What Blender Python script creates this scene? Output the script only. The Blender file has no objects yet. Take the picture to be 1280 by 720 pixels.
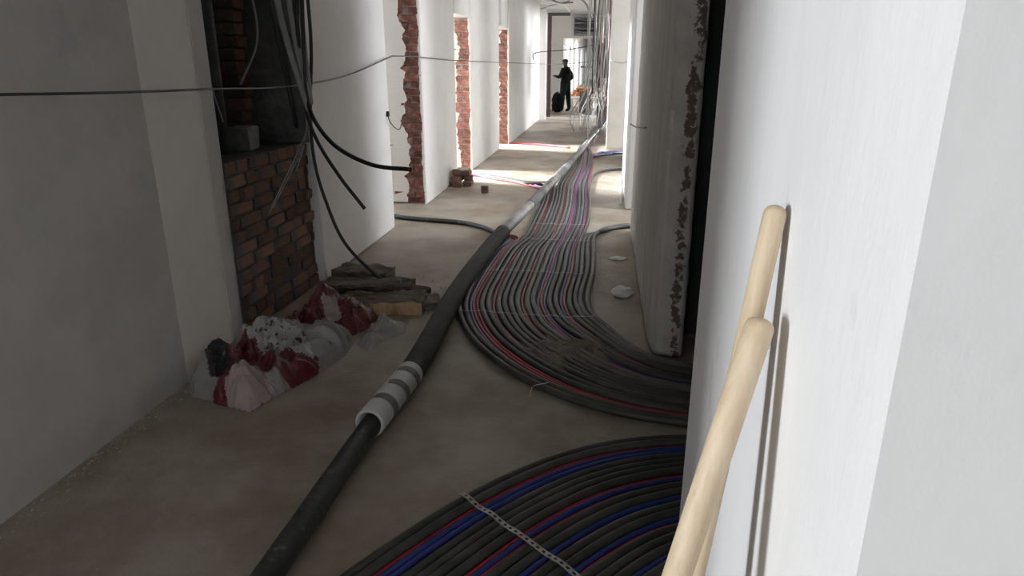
import bpy, math, random
import numpy as np
from mathutils import Vector, noise
random.seed(7)
S = bpy.context.scene
COL = S.collection
PI = math.pi

# ------------------------------------------------------------------ camera
CAM_H = 1.6; FPX = 862.0; PITCH = math.radians(18.3); YAW = math.radians(7.85)
cam_d = bpy.data.cameras.new('camera'); cam = bpy.data.objects.new('camera', cam_d); COL.objects.link(cam)
cam_d.sensor_width = 36; cam_d.lens = 36*FPX/1280; cam_d.clip_start = .02; cam_d.clip_end = 300
cam.location = (0, 0, CAM_H); cam.rotation_euler = (PI/2-PITCH, 0, YAW)
S.camera = cam
# ------------------------------------------------------------------ world, exposure, window daylight, added rear fill
w = bpy.data.worlds.new('overcast_sky'); S.world = w; w.use_nodes = True
w.node_tree.nodes['Background'].inputs[0].default_value = (.86, .93, 1, 1)
w.node_tree.nodes['Background'].inputs[1].default_value = 2.2
S.view_settings.view_transform = 'Standard'; S.view_settings.look = 'None'
S.view_settings.exposure = 0; S.view_settings.gamma = 1; S.view_settings.use_curve_mapping = False
S.cycles.max_bounces = 8; S.cycles.diffuse_bounces = 6
S.cycles.sample_clamp_indirect = 4.0
def daylight(name, loc, direction, sx, sy, power, col=(.93, .96, 1)):
    l = bpy.data.lights.new(name, 'AREA'); l.shape = 'RECTANGLE'; l.size = sx; l.size_y = sy
    l.energy = power; l.color = col
    o = bpy.data.objects.new(name, l); COL.objects.link(o); o.location = loc
    o.rotation_euler = Vector(direction).to_track_quat('-Z', 'Y').to_euler()
    return o
daylight('window_daylight_near_room', (-6.35, -2.55, 1.7), (1, 0, 0), .9, 1.9, 540)
daylight('added_fill_corridor_rear', (-.9, -5.3, 1.7), (0, 1, -.1), 1.6, 1.5, 22)  # added fill behind the camera, lifts floor, left wall and camera-facing surfaces
daylight('window_daylight_first_door', (-5.6, 7.0, 2.6), (1, 0, -.45), 1.2, 1.2, 90)
daylight('window_daylight_second_door', (-5.6, 10.55, 2.7), (1, -.05, -.55), .9, 1.0, 2200)
daylight('window_daylight_third_door', (-5.6, 13.95, 2.7), (1, -.05, -.55), .8, 1.0, 2200)
daylight('window_daylight_right_room', (2.45, 7.4, 2.1), (-1, 0, -.4), .6, 1.4, 125)
daylight('window_daylight_right_room', (2.45, 10.6, 2.1), (-1, 0, -.4), .85, 1.4, 75)
daylight('window_daylight_right_room', (2.45, 12.75, 2.1), (-1, 0, -.4), .75, 1.4, 58)
daylight('window_daylight_right_hall', (5.9, 18.8, 2.6), (-1, 0, -.4), 2.4, 1.4, 1200)
daylight('window_daylight_far_hall', (-5.6, 18.9, 2.6), (1, 0, -.4), 1.6, 1.4, 700)
daylight('window_daylight_far_hall', (5.9, 27, 2.2), (-1, 0, -.3), 5, 1.8, 2400)
daylight('window_daylight_far_hall', (5.9, 40, 2.2), (-1, 0, -.3), 8, 1.8, 4000)

# ------------------------------------------------------------------ survey helpers: sight lines cut with real planes
fw = Vector((-math.sin(YAW)*math.cos(PITCH), math.cos(YAW)*math.cos(PITCH), -math.sin(PITCH)))
rt = Vector((math.cos(YAW), math.sin(YAW), 0)); upv = rt.cross(fw)
def ray(x, y): return fw*FPX + rt*(x-640) + upv*(360-y)
def onz(x, y, z=0.):
    d = ray(x, y); t = (z-CAM_H)/d.z; return Vector((0, 0, CAM_H)) + d*t
def onx(x, y, X):
    d = ray(x, y); return Vector((0, 0, CAM_H)) + d*(X/d.x)
def ony(x, y, Y):
    d = ray(x, y); return Vector((0, 0, CAM_H)) + d*(Y/d.y)

# ------------------------------------------------------------------ materials
def rgb(c): return (c[0], c[1], c[2], 1)
MATS = {}
def mat(name, c1, c2=None, scale=4., rough=.85, bump=0., bscale=40., lo=.35, hi=.65, c3=None, s3=1.2, lo3=.5, hi3=.7,
        vary=0., metal=0., alpha=None, trans=0., detail=6., spec=.3, stretch=None):
    m = bpy.data.materials.new(name); m.use_nodes = True; nt = m.node_tree; N = nt.nodes; L = nt.links
    b = N['Principled BSDF']; b.inputs['Roughness'].default_value = rough; b.inputs['Metallic'].default_value = metal
    b.inputs['Specular IOR Level'].default_value = spec
    tc = N.new('ShaderNodeTexCoord'); vec = tc.outputs['Object']
    if stretch:
        mp = N.new('ShaderNodeMapping'); mp.inputs['Scale'].default_value = stretch; L.new(vec, mp.inputs[0]); vec = mp.outputs[0]
    def nz(sc, det=detail):
        n = N.new('ShaderNodeTexNoise'); n.inputs['Scale'].default_value = sc; n.inputs['Detail'].default_value = det
        n.inputs['Roughness'].default_value = .6; L.new(vec, n.inputs['Vector']); return n.outputs['Fac']
    def rng(f, a, z):
        r = N.new('ShaderNodeMapRange'); r.inputs[1].default_value = a; r.inputs[2].default_value = z; L.new(f, r.inputs[0]); return r.outputs[0]
    def mix(f, a, bb):
        x = N.new('ShaderNodeMix'); x.data_type = 'RGBA'; L.new(f, x.inputs[0])
        for s, v in ((6, a), (7, bb)):
            if isinstance(v, tuple): x.inputs[s].default_value = v
            else: L.new(v, x.inputs[s])
        return x.outputs[2]
    out = rgb(c1)
    if c2: out = mix(rng(nz(scale), lo, hi), rgb(c1), rgb(c2))
    if c3: out = mix(rng(nz(s3), lo3, hi3), out, rgb(c3))
    if vary:
        oi = N.new('ShaderNodeObjectInfo'); h = N.new('ShaderNodeHueSaturation')
        r = N.new('ShaderNodeMapRange'); r.inputs[3].default_value = 1-vary; r.inputs[4].default_value = 1+vary
        L.new(oi.outputs['Random'], r.inputs[0]); L.new(r.outputs[0], h.inputs['Value'])
        if isinstance(out, tuple): h.inputs['Color'].default_value = out
        else: L.new(out, h.inputs['Color'])
        out = h.outputs[0]
    if isinstance(out, tuple): b.inputs['Base Color'].default_value = out
    else: L.new(out, b.inputs['Base Color'])
    if bump:
        bp = N.new('ShaderNodeBump'); bp.inputs['Strength'].default_value = min(1, bump); bp.inputs['Distance'].default_value = .02*max(1, bump)
        L.new(nz(bscale, 8), bp.inputs['Height']); L.new(bp.outputs[0], b.inputs['Normal'])
    if alpha is not None: b.inputs['Alpha'].default_value = alpha
    if trans: b.inputs['Transmission Weight'].default_value = trans
    MATS[name] = m; return m
mat('floor', (.345, .298, .24), (.43, .385, .325), 2.2, .52, .35, 30, c3=(.22, .17, .115), s3=1.3, lo3=.42, hi3=.66, spec=.6)
mat('white_putty', (.78, .77, .75), (.84, .83, .82), 3, .8, .12, 9)
mat('right_putty', (.81, .81, .81), (.85, .85, .85), 3, .75, .15, 6, c3=(.66, .63, .62), s3=2.6, lo3=.66, hi3=.76, stretch=(1, 2.2, .7))
mat('cement_plaster', (.56, .54, .515), (.62, .60, .575), 2.5, .9, .2, 12, c3=(.53, .515, .495), s3=3)
mat('cream_putty', (.82, .785, .73), (.87, .835, .78), 3, .85, .12, 9)
mat('rough_plaster', (.50, .475, .44), (.64, .615, .58), 5, .9, .8, 14, stretch=(3, 3, .35))
mat('jamb_plaster', (.48, .455, .415), (.60, .575, .53), 5, .9, .8, 18)
def chipped(m):   # exposed brick chips in a ragged vertical streak of the plaster
    nt = m.node_tree; N = nt.nodes; L = nt.links; b = N['Principled BSDF']; src = b.inputs['Base Color'].links[0].from_socket
    tc = N.new('ShaderNodeTexCoord'); sx = N.new('ShaderNodeSeparateXYZ'); L.new(tc.outputs['Object'], sx.inputs[0])
    def nz(sc):
        n = N.new('ShaderNodeTexNoise'); n.inputs['Scale'].default_value = sc; n.inputs['Detail'].default_value = 7; n.inputs['Roughness'].default_value = .7; L.new(tc.outputs['Object'], n.inputs['Vector']); return n.outputs['Fac']
    def mth(op, a, c):
        x = N.new('ShaderNodeMath'); x.operation = op
        for k, v in enumerate((a, c)):
            if isinstance(v, (int, float)): x.inputs[k].default_value = v
            elif v is not None: L.new(v, x.inputs[k])
        return x.outputs[0]
    w_ = mth('MULTIPLY', mth('SUBTRACT', nz(3.5), .5), .14)
    d = mth('ABSOLUTE', mth('SUBTRACT', mth('ADD', sx.outputs[0], w_), .408), None)
    band = N.new('ShaderNodeMapRange'); band.inputs[1].default_value = .014; band.inputs[2].default_value = .062; band.inputs[3].default_value = .16; band.inputs[4].default_value = -.25; L.new(d, band.inputs[0])
    k = mth('ADD', mth('ADD', nz(26), band.outputs[0]), mth('MULTIPLY', mth('SUBTRACT', nz(5.2), .5), .95))
    r = N.new('ShaderNodeMapRange'); r.inputs[1].default_value = .60; r.inputs[2].default_value = .66; L.new(k, r.inputs[0])
    c = N.new('ShaderNodeMix'); c.data_type = 'RGBA'; L.new(nz(40), c.inputs[0]); c.inputs[6].default_value = (.06, .045, .036, 1); c.inputs[7].default_value = (.26, .19, .15, 1)
    x = N.new('ShaderNodeMix'); x.data_type = 'RGBA'; L.new(r.outputs[0], x.inputs[0]); L.new(src, x.inputs[6]); L.new(c.outputs[2], x.inputs[7]); L.new(x.outputs[2], b.inputs['Base Color'])
chipped(MATS['jamb_plaster'])
mat('ceiling', (.6, .6, .6), (.7, .7, .69), 2, .9, .3, 8)
mat('shade_dark_wall', (.045, .05, .05), (.07, .07, .07), 4, .95)  # near-black colour stands in for the shade of the windowless right room
mat('dark_concrete', (.10, .10, .10), (.17, .165, .16), 5, .95, 1., 20)
mat('pier_putty', (.60, .575, .535), (.66, .635, .595), 3, .85, .12, 9)
mat('mortar', (.20, .175, .155), (.34, .31, .28), 12, .95, .8, 40)
mat('dark_mortar', (.06, .057, .054), (.10, .095, .09), 10, .95, .8, 40)
mat('brick', (.18, .068, .05), (.27, .115, .09), 14, .9, 1., 45, c3=(.38, .32, .28), s3=9, lo3=.48, hi3=.68, vary=.35)
mat('sooty_brick', (.19, .095, .06), (.25, .13, .085), 12, .9, 1., 40, c3=(.10, .09, .08), s3=4, lo3=.42, hi3=.62, vary=.4)
mat('burnt_brick', (.17, .095, .075), (.25, .15, .12), 12, .9, .8, 40, vary=.2)
mat('charcoal_pipe', (.036, .037, .035), (.058, .058, .053), 9, .48, .15, 30, c3=(.10, .095, .084), s3=3, lo3=.5, hi3=.75, vary=.18, spec=.5)
mat('dusty_pipe', (.09, .085, .074), (.15, .14, .12), 9, .5, .15, 30, vary=.12, spec=.5)
mat('red_pipe', (.42, .03, .05), (.30, .03, .04), 8, .4, vary=.12, spec=.5)
mat('blue_pipe', (.025, .045, .24), (.03, .05, .18), 8, .4, vary=.12, spec=.5)
mat('violet_pipe', (.22, .16, .42), (.28, .22, .48), 8, .45, spec=.5)
mat('duct', (.022, .026, .026), (.035, .038, .037), 6, .45, .3, 25, c3=(.13, .13, .12), s3=16, lo3=.60, hi3=.70, spec=.5)
mat('foam_black', (.035, .038, .036), (.06, .06, .056), 6, .7, .4, 25)
mat('dusty_film', (.13, .125, .12), (.30, .295, .28), 5, .4, .6, 18, spec=.5)
mat('white_sleeve', (.62, .62, .61), (.70, .70, .69), 8, .5, .1, 30)
mat('grey_tape', (.13, .13, .13), (.19, .19, .19), 9, .4)
mat('steel', (.5, .5, .48), (.34, .33, .31), 30, .45, metal=.5)
mat('wire_white', (.80, .80, .78), rough=.5)
mat('wire_grey', (.26, .26, .26), (.34, .34, .33), 9, .5)
mat('wire_pink', (.55, .2, .25), rough=.5)
mat('wire_black', (.012, .012, .013), (.02, .02, .02), 20, .4, spec=.5)
mat('conduit', (.30, .30, .29), (.38, .38, .37), 12, .55, .2, 30)
mat('handle_wood', (.58, .45, .30), (.70, .575, .42), 6, .5, .15, 12, c3=(.42, .28, .16), s3=7, lo3=.66, hi3=.8, stretch=(6, 6, .8))
mat('pale_wood', (.55, .37, .21), (.66, .47, .29), 10, .8, .5, 20, stretch=(7, 7, 1.2))
mat('grey_wood', (.17, .15, .12), (.28, .25, .20), 9, .9, .8, 22, c3=(.09, .08, .065), s3=7, stretch=(1, 5, 5))
mat('film', (.46, .44, .42), (.56, .54, .52), 9, .2, .3, 30, alpha=.5, spec=.5)
mat('pink_film', (.46, .36, .35), (.52, .43, .41), 9, .35, .4, 30, alpha=.85, spec=.5)
mat('white_print', (.34, .33, .315), (.42, .41, .39), 9, .4, .3, 30, c3=(.03, .03, .03), s3=22, lo3=.56, hi3=.59, spec=.5)
mat('red_film', (.10, .012, .018), (.15, .018, .026), 9, .35, .4, 30, spec=.5)
mat('black_film', (.015, .015, .018), (.03, .03, .03), 9, .35, .4, 30, c3=(.2, .2, .19), s3=26, lo3=.63, hi3=.66, spec=.5)
mat('rubble', (.36, .34, .31), (.48, .46, .43), 9, .95, .5, 30, vary=.3)
mat('dirt', (.15, .13, .10), (.24, .21, .17), 10, .95, 1., 40)
mat('dark_steel', (.05, .055, .06), (.07, .075, .08), 8, .6)
mat('maroon_post', (.07, .03, .03), (.10, .045, .045), 8, .6)
mat('cloth_black', (.006, .006, .007), rough=.9)  # figure's backlit silhouette is put into its cloth, skin and cap colours
mat('cloth_grey_shaded', (.014, .016, .02), rough=.9)
mat('skin', (.16, .095, .07), rough=.6)  # face darkened too, the backlight shade sits in this colour
mat('cap_grey_shaded', (.06, .06, .06), rough=.9)
mat('concrete_block', (.13, .13, .125), (.24, .24, .23), 20, .9, .5, 30)
mat('plaster_board', (.17, .17, .17), (.21, .21, .21), 4, .8)
mat('orange_brick', (.62, .24, .09), (.7, .32, .15), 9, .9, vary=.3)
mat('dark_grey', (.12, .12, .125), (.16, .16, .16), 4, .7)  # plain dark grey of cabinet body, tray plate, cables and duct joints

# ------------------------------------------------------------------ mesh helpers
def link(name, me, m, parent=None, smooth=False):
    o = bpy.data.objects.new(name, me); COL.objects.link(o)
    if m is not None and len(me.materials) == 0: me.materials.append(MATS[m])
    if smooth: me.polygons.foreach_set('use_smooth', [True]*len(me.polygons))
    if parent: o.parent = parent
    return o
class MB:
    def __init__(s): s.v = []; s.f = []
    def add(s, v, f):
        k = len(s.v); s.v += [tuple(p) for p in v]; s.f += [tuple(i+k for i in q) for q in f]; return s
    def box(s, a, b):
        (x0, y0, z0), (x1, y1, z1) = a, b
        return s.add([(x0,y0,z0),(x1,y0,z0),(x1,y1,z0),(x0,y1,z0),(x0,y0,z1),(x1,y0,z1),(x1,y1,z1),(x0,y1,z1)],
              [(0,3,2,1),(4,5,6,7),(0,1,5,4),(1,2,6,5),(2,3,7,6),(3,0,4,7)])
    def tube(s, pts, r, n=8, cap=True):
        pts = [Vector(p) for p in pts]; rs = r if isinstance(r, (list, tuple)) else [r]*len(pts)
        v = []; f = []; up = Vector((0, 0, 1))
        t0 = (pts[1]-pts[0]).normalized()
        if abs(t0.z) > .9: up = Vector((1, 0, 0))
        side = t0.cross(up).normalized()
        for i, p in enumerate(pts):
            t = (pts[min(i+1, len(pts)-1)]-pts[max(i-1, 0)]).normalized()
            side = (side - t*side.dot(t)).normalized(); u = side.cross(t)
            for k in range(n):
                a = 2*PI*k/n; v.append(p+side*math.cos(a)*rs[i]+u*math.sin(a)*rs[i])
        for i in range(len(pts)-1):
            for k in range(n):
                f.append((i*n+k, i*n+(k+1) % n, (i+1)*n+(k+1) % n, (i+1)*n+k))
        if cap: f.append(tuple(range(n))[::-1]); f.append(tuple((len(pts)-1)*n+k for k in range(n)))
        return s.add(v, f)
    def mesh(s, name):
        me = bpy.data.meshes.new(name); me.from_pydata(s.v, [], s.f); me.update(); return me
    def build(s, name, m, parent=None, smooth=False): return link(name, s.mesh(name), m, parent, smooth)
def tag(o, label, cat, group=None, kind=None):
    o['label'] = label; o['category'] = cat
    if group: o['group'] = group
    if kind: o['kind'] = kind
    return o
def struct(o, label):
    o['kind'] = 'structure'; o['label'] = label; return o
def empty(name, loc, rz=0):
    o = bpy.data.objects.new(name, None); COL.objects.link(o); o.location = loc; o.rotation_euler = (0, 0, rz); o.empty_display_size = .1; return o
def spline(pts, step=.05):
    P = [Vector(p) for p in pts]; P = [P[0]*2-P[1]]+P+[P[-1]*2-P[-2]]; out = []
    for i in range(1, len(P)-2):
        a, b, c, d = P[i-1:i+3]; n = max(2, int((c-b).length/step))
        for k in range(n):
            t = k/n
            out.append(.5*((2*b)+(c-a)*t+(2*a-5*b+4*c-d)*t*t+(3*b-a-3*c+d)*t**3))
    out.append(P[-2]); return out
def bevelbox(w_, d_, h_, b=.006, jit=0., rnd=random):
    # chamfered box centred on its base: 24 verts
    v = []; f = []
    x, y, z = w_/2, d_/2, h_
    def ring(zz, i):
        return [(-x+i+b*0, -y+i, zz), (x-i, -y+i, zz), (x-i, y-i, zz), (-x+i, y-i, zz)]
    rings = [ring(0, b), ring(b, 0), ring(z-b, 0), ring(z, b)]
    for r in rings:
        for p in r: v.append(tuple(c+rnd.uniform(-jit, jit) for c in p))
    for r in range(3):
        for k in range(4): f.append((r*4+k, r*4+(k+1) % 4, r*4+4+(k+1) % 4, r*4+4+k))
    f.append((3, 2, 1, 0)); f.append((12, 13, 14, 15))
    return MB().add(v, f)
def wall_boxes(axis, p0, p1, a0, a1, z0, z1, openings):
    """slab between p0..p1 on the other axis, a0..a1 along axis, with rectangular openings (a,b,zlo,zhi)"""
    mb = MB()
    def bx(u0, u1, q0, q1):
        if u1-u0 < 1e-4 or q1-q0 < 1e-4: return
        if axis == 'y': mb.box((p0, u0, q0), (p1, u1, q1))
        else: mb.box((u0, p0, q0), (u1, p1, q1))
    cur = a0
    for (u0, u1, q0, q1) in sorted(openings):
        bx(cur, u0, z0, z1); bx(u0, u1, z0, q0); bx(u0, u1, q1, z1); cur = u1
    bx(cur, a1, z0, z1)
    return mb
def bevel(o, wdt=.012, seg=2):
    md = o.modifiers.new('bevel', 'BEVEL'); md.width = wdt; md.segments = seg; md.limit_method = 'ANGLE'; return o

# ------------------------------------------------------------------ the setting
HC = 3.0
struct(MB().box((-8, -5.2, -.15), (7, 66, 0)).build('floor', 'floor'), 'dusty bare concrete corridor floor with brown stains')
struct(MB().box((-8, -5.2, HC), (7, 66, HC+.2)).build('ceiling', 'ceiling'), 'bare concrete ceiling over the corridor')
struct(wall_boxes('x', -5.2, -5, -8, 7, 0, HC, [(-1.75, -.05, .8, 2.6)]).build('wall_rear', 'cement_plaster'), 'plain plastered wall at the unseen end of the corridor')  # opening added so the rear fill can enter
XL = -2.08; XB = -2.50
o = struct(wall_boxes('y', XB, -2.1235, -5, 3.01, 0, HC, [(-1.5, .0, 0, 2.8)]).build('wall_left', 'cement_plaster'), 'grey cement plastered corridor wall beside the plastic sack')
# the lighter finished strip, very slightly splayed, and its grey return
struct(MB().add([(-2.122,3.01,0),(-2.158,3.52,0),(XB,3.52,0),(XB,3.01,0),(-2.122,3.01,HC),(-2.158,3.52,HC),(XB,3.52,HC),(XB,3.01,HC)],
    [(0,3,2,1),(4,5,6,7),(0,4,5,1)[::-1],(1,5,6,2)[::-1],(2,6,7,3)[::-1],(3,7,4,0)[::-1]]).build('wall_left_pilaster', 'cream_putty'), 'paler cream putty strip of wall next to the brick recess')
struct(MB().box((XB, 3.52, 0), (-2.150, 3.645, HC)).build('trim_1', 'cement_plaster'), 'narrow grey plaster edge strip beside the brick recess')
struct(bevel(MB().box((XB, 4.74, 0), (XL, 6.54, HC)).build('wall_left_first_pier', 'white_putty'), .03, 3), 'white plastered pier between the brick recess and the first doorway')
def pier(name, y0, y1, x, label):
    o = bevel(MB().box((XB, y0, 0), (x, y1, HC)).build(name, 'white_putty'), .010, 2); return struct(o, label)
p2 = pier('wall_left_second_pier', 7.76, 9.45, -2.07, 'white plastered pier beside the small heap of bricks')
p3 = pier('wall_left_third_pier', 10.45, 13.1, -2.045, 'white plastered pier past the small heap of bricks')
p4 = pier('wall_left_fourth_pier', 13.9, 19.8, -1.97, 'long white plastered wall with wire brackets before the maroon post')
for i, (y0, y1, x) in enumerate([(6.54, 7.76, -2.075), (9.45, 10.45, -2.06), (13.1, 13.9, -2.0)]):
    struct(MB().box((XB, y0, 2.18 if i else 2.36), (x, y1, HC)).build('trim_%d' % (i+2), 'white_putty'), ['lintel over the doorway next to the hanging black cable', 'lintel over the doorway beside the small heap of bricks', 'lintel over the narrow doorway before the long white wall'][i])
# side rooms on the left
wl = [(6.3, 7.7, .6, 2.8), (10.0, 11.1, .6, 2.85), (13.4, 14.5, .6, 2.85), (18.0, 19.8, .6, 2.85)]
struct(wall_boxes('y', -6.3, -6.1, -5, 2.7, 0, HC, [(-3.05, -2.05, .7, 2.7)]).build('wall_left_outer', 'white_putty'), 'outer wall of the unseen near room with one window opening')
struct(wall_boxes('y', -5.0, -4.8, 2.7, 21, 0, HC, wl).build('wall_left_outer', 'cement_plaster'), 'outer wall of the left side rooms with window openings')
for y in (2.7, 6.0, 8.55, 11.8, 16.0, 20.8):
    struct(MB().box((-6.3 if y < 3 else -4.8, y, 0), (XB, y+.15, HC)).build('wall_left_cross', 'cement_plaster'), 'plastered cross wall between two left side rooms')
# right side
XR = .27
struct(MB().box((XR, .62, 0), (5.5, 1.88, HC)).build('wall_right', 'right_putty'), 'bright white wall that the wooden handles lean on')
struct(MB().box((1.5, -5, 0), (1.7, .62, HC)).build('wall_right_bounce', 'cement_plaster'), 'added grey wall beside the camera that bounces light, out of view')  # unseen wall added to bounce near-room light onto left wall and floor
# partition between the dark doorway and the next opening, with ragged near end
def partition():
    mb = MB(); ny = 22; nz_ = 60; rows = []
    # cross section ring in (x, y): corridor face, rounded corner, near end, back
    NS = 30
    prof = [(.25+.025*k/NS, 6.72-2.87*k/NS) for k in range(NS+1)]+[(.283, 3.74), (.300, 3.685), (.325, 3.665), (.36, 3.66), (.395, 3.66), (.43, 3.66), (.452, 3.668), (.462, 3.70), (.465, 3.9), (.465, 6.72)]
    v = []; f = []
    for j in range(nz_+1):
        z = .015 + (HC-.015)*j/nz_
        for i, (x, y) in enumerate(prof):
            e = i-NS+5
            n = noise.noise(Vector((x*6, y*5.5, z*.7)))*.014 + noise.noise(Vector((x*25, y*20, z*16)))*.007*(1 if 5 < e < 14 else .35)
            dx = n if e < 9 or e > 12 else n*.4; dy = n*1.4 if e > 5 else 0
            zz = z + (noise.noise(Vector((x*22, y*9, 3)))*.035 if j == 0 and e > 4 else 0)
            v.append((x+dx, y+dy, max(.012, zz)))
    k = len(prof)
    for j in range(nz_):
        for i in range(k): f.append((j*k+i, j*k+(i+1) % k, (j+1)*k+(i+1) % k, (j+1)*k+i))
    f.append(tuple(range(k))[::-1]); f.append(tuple(nz_*k+i for i in range(k)))
    me = MB().add(v, f).mesh('wall_right_partition')
    me.materials.append(MATS['rough_plaster']); me.materials.append(MATS['jamb_plaster'])
    for p in me.polygons:
        c = p.center
        if c.y < 3.72 and .31 < c.x < .47: p.material_index = 1
    o = link('wall_right_partition', me, None, None, True); return struct(o, 'rough grey plastered partition with chipped end beside the dark doorway')
PART = partition()
struct(bevel(MB().box((.215, 7.75, 0), (.46, 10.2, HC)).build('wall_right_stub', 'white_putty'), .02, 3), 'white wall stretch past the rough partition')
struct(bevel(MB().box((.26, 11.0, 0), (.46, 12.45, HC)).build('wall_right_stub', 'white_putty'), .02, 3), 'short white wall stretch before the cream pier')
struct(bevel(MB().box((-.05, 13.3, 0), (.37, 13.85, HC)).build('wall_right_pier', 'pier_putty'), .015, 2), 'cream plastered pier standing out into the corridor')
struct(MB().box((.37, 13.35, 0), (5.5, 13.6, HC)).build('wall_right_cross', 'white_putty'), 'white cross wall behind the cream pier')
struct(MB().box((.465, 4.05, 0), (5.5, 4.25, HC)).build('wall_right_inner', 'shade_dark_wall'), 'cross wall inside the dark doorway, coloured near black for shade')
struct(MB().box((2.6, 1.88, 0), (2.7, 4.05, HC)).build('wall_right_back', 'shade_dark_wall'), 'back wall inside the dark doorway, coloured near black for shade')
struct(wall_boxes('y', 2.1, 2.3, 4.25, 13.35, 0, HC, [(6.95, 7.85, .8, 2.9), (10.1, 11.1, .8, 2.9), (12.3, 13.2, .8, 2.9)]).build('wall_right_outer_room', 'white_putty'), 'outer wall of the room past the rough partition with window openings')
wr = [(17.6, 20.8, .6, 2.8), (24.4, 29.6, .7, 2.7), (36, 44, .7, 2.7)]
struct(wall_boxes('y', 5.5, 5.7, -5, 64, 0, HC, wr).build('wall_right_outer', 'white_putty'), 'outer wall of the right side rooms with window openings')

# ------------------------------------------------------------------ brick recess in the left wall
rec = struct(MB().box((-2.60, 3.645, 0), (-2.145, 4.74, 1.045)).build('wall_left_recess', 'dark_mortar'), 'sooty brick infill of the recess beside the pale pilaster')
struct(MB().box((-3.0, 3.645, 1.045), (-2.72, 4.74, HC)).build('wall_left_recess_back', 'shade_dark_wall'), 'dark back of the upper recess behind the hanging cables')
struct(MB().box((-3.0, 3.50, 0), (-2.5, 3.645, HC)).build('wall_left_recess_side', 'shade_dark_wall'), 'dark near side of the upper recess')
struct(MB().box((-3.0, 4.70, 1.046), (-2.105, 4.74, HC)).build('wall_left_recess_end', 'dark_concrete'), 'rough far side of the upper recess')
def brickmesh(L, jit=.004): return bevelbox(.12, L, .07, .006, jit).mesh('brick')
BM = {k: [brickmesh(L) for _ in range(3)] for k, L in (('s', .245), ('h', .115), ('q', .06))}
def brick(kind, m, parent, loc, rz=0, scale=(1, 1, 1)):
    key = kind+m
    if key not in BM:
        BM[key] = []
        for src in BM[kind]:
            c = src.copy(); c.materials.append(MATS[m]); BM[key].append(c)
    o = bpy.data.objects.new('brick', random.choice(BM[key])); COL.objects.link(o)
    o.parent = parent; o.location = loc; o.rotation_euler = (random.uniform(-.02, .02), random.uniform(-.02, .02), rz+random.uniform(-.02, .02)); o.scale = scale
    return o
for c in range(13):
    z = .004 + c*.0805; y = 3.655 - (0, .13, .06)[c % 3]*(c > 0)
    while y < 4.70:
        kind = 'h' if random.random() < .28 else 's'; L = {'s': .245, 'h': .115}[kind]
        a, b = max(y, 3.65), min(y+L, 4.732)
        if b-a > .04 and not (c in (2, 3) and 4.2 < (a+b)/2 < 4.42):
            brick(kind, 'sooty_brick', rec, (-2.19+random.uniform(-.012, .012), (a+b)/2, z), 0, (1, (b-a)/L, 1))
        y += L+.014
# stacked brick ends standing in the upper recess
for c in range(25):
    z = 1.05+c*.0785
    yy = 4.49 + .01*math.sin(c*1.7)
    brick('h', 'sooty_brick', rec, (-2.47+random.uniform(-.015, .015), yy, z), 0, (1, 1.15, .98))
o = bevelbox(.14, .17, .15, .008, .004).build('concrete_block', 'concrete_block'); o.location = (-2.33, 4.24, 1.046); o.rotation_euler = (0, 0, .1)
tag(o, 'pale rough concrete block resting on the ledge of the brick recess', 'block')
tag(MB().tube([(-2.36, 4.02, 1.046), (-2.36, 4.02, 2.99)], .05, 14).build('riser_pipe', 'dark_steel', None, True), 'dark vertical steel pipe inside the upper brick recess', 'pipe')

# ------------------------------------------------------------------ brick jambs of the left doorways (far reveals facing the camera end)
def jamb(parent, yface, x0, x1, ztop, cols, seed, patchy=True):
    rr = random.Random(seed)
    n = int(ztop/.0765)
    for c in range(n):
        z = .004+c*.0765
        x = x1-.012
        first = True
        L = .115 if c % 2 else .245
        while x > x0:
            a = max(x0, x-L)
            if x-a > .03:
                kind = 's' if L > .2 else 'h'
                brick(kind, 'brick', parent, ((a+x)/2, yface+.045+rr.uniform(-.008, .006), z), PI/2, (1, (x-a)/L, 1))
            x = a-.011; L = .245
    # clinging plaster: ragged sheets with thickness
    MB().box((x0-.02, yface-.007, 0), (x1-.01, yface-.0045, ztop)).build('mortar_bed', 'mortar', parent)
    def sheet(fa, fb, z0, z1, th, k):
        mb = MB(); m_ = int((z1-z0)/.02); v = []; f = []
        for j in range(m_+1):
            z = z0+(z1-z0)*j/m_
            a, b = fa(z), fb(z)
            yj = yface-.02-th+rr.uniform(-.0006, .0006)
            v += [(a, yj, z), (b-.006, yj, z), (b, yface-.012, z), (a, yface-.012, z)]
        for j in range(m_):
            for q in range(4): f.append((j*4+q, j*4+(q+1) % 4, j*4+4+(q+1) % 4, j*4+4+q))
        f.append((3, 2, 1, 0)); f.append((m_*4, m_*4+1, m_*4+2, m_*4+3))
        MB().add(v, f).build('plaster_remnant', 'cream_putty', parent)
    def nb(z, amp, fr, k): return amp*noise.noise(Vector((z*fr, k, 0)))+amp*.7*noise.noise(Vector((z*fr*3.1, k, 4)))+amp*.45*noise.noise(Vector((z*fr*9, k, 4)))
    if patchy:
        sheet(lambda z: x0-.03, lambda z: x0+cols+nb(z, .085, 2.6, seed), .02, ztop-.02, .004, 0)
    sheet(lambda z: x1-.030+nb(z, .018, 5, seed+3), lambda z: x1-.002, .0, ztop, .006, 1)
jamb(p2, 7.765, -2.495, -2.07, 2.36, .30-.08, 2)
jamb(p3, 10.455, -2.42, -2.045, 2.18, .16, 5)
jamb(p4, 13.905, -2.3, -1.97, 2.15, .13, 9)

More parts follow.
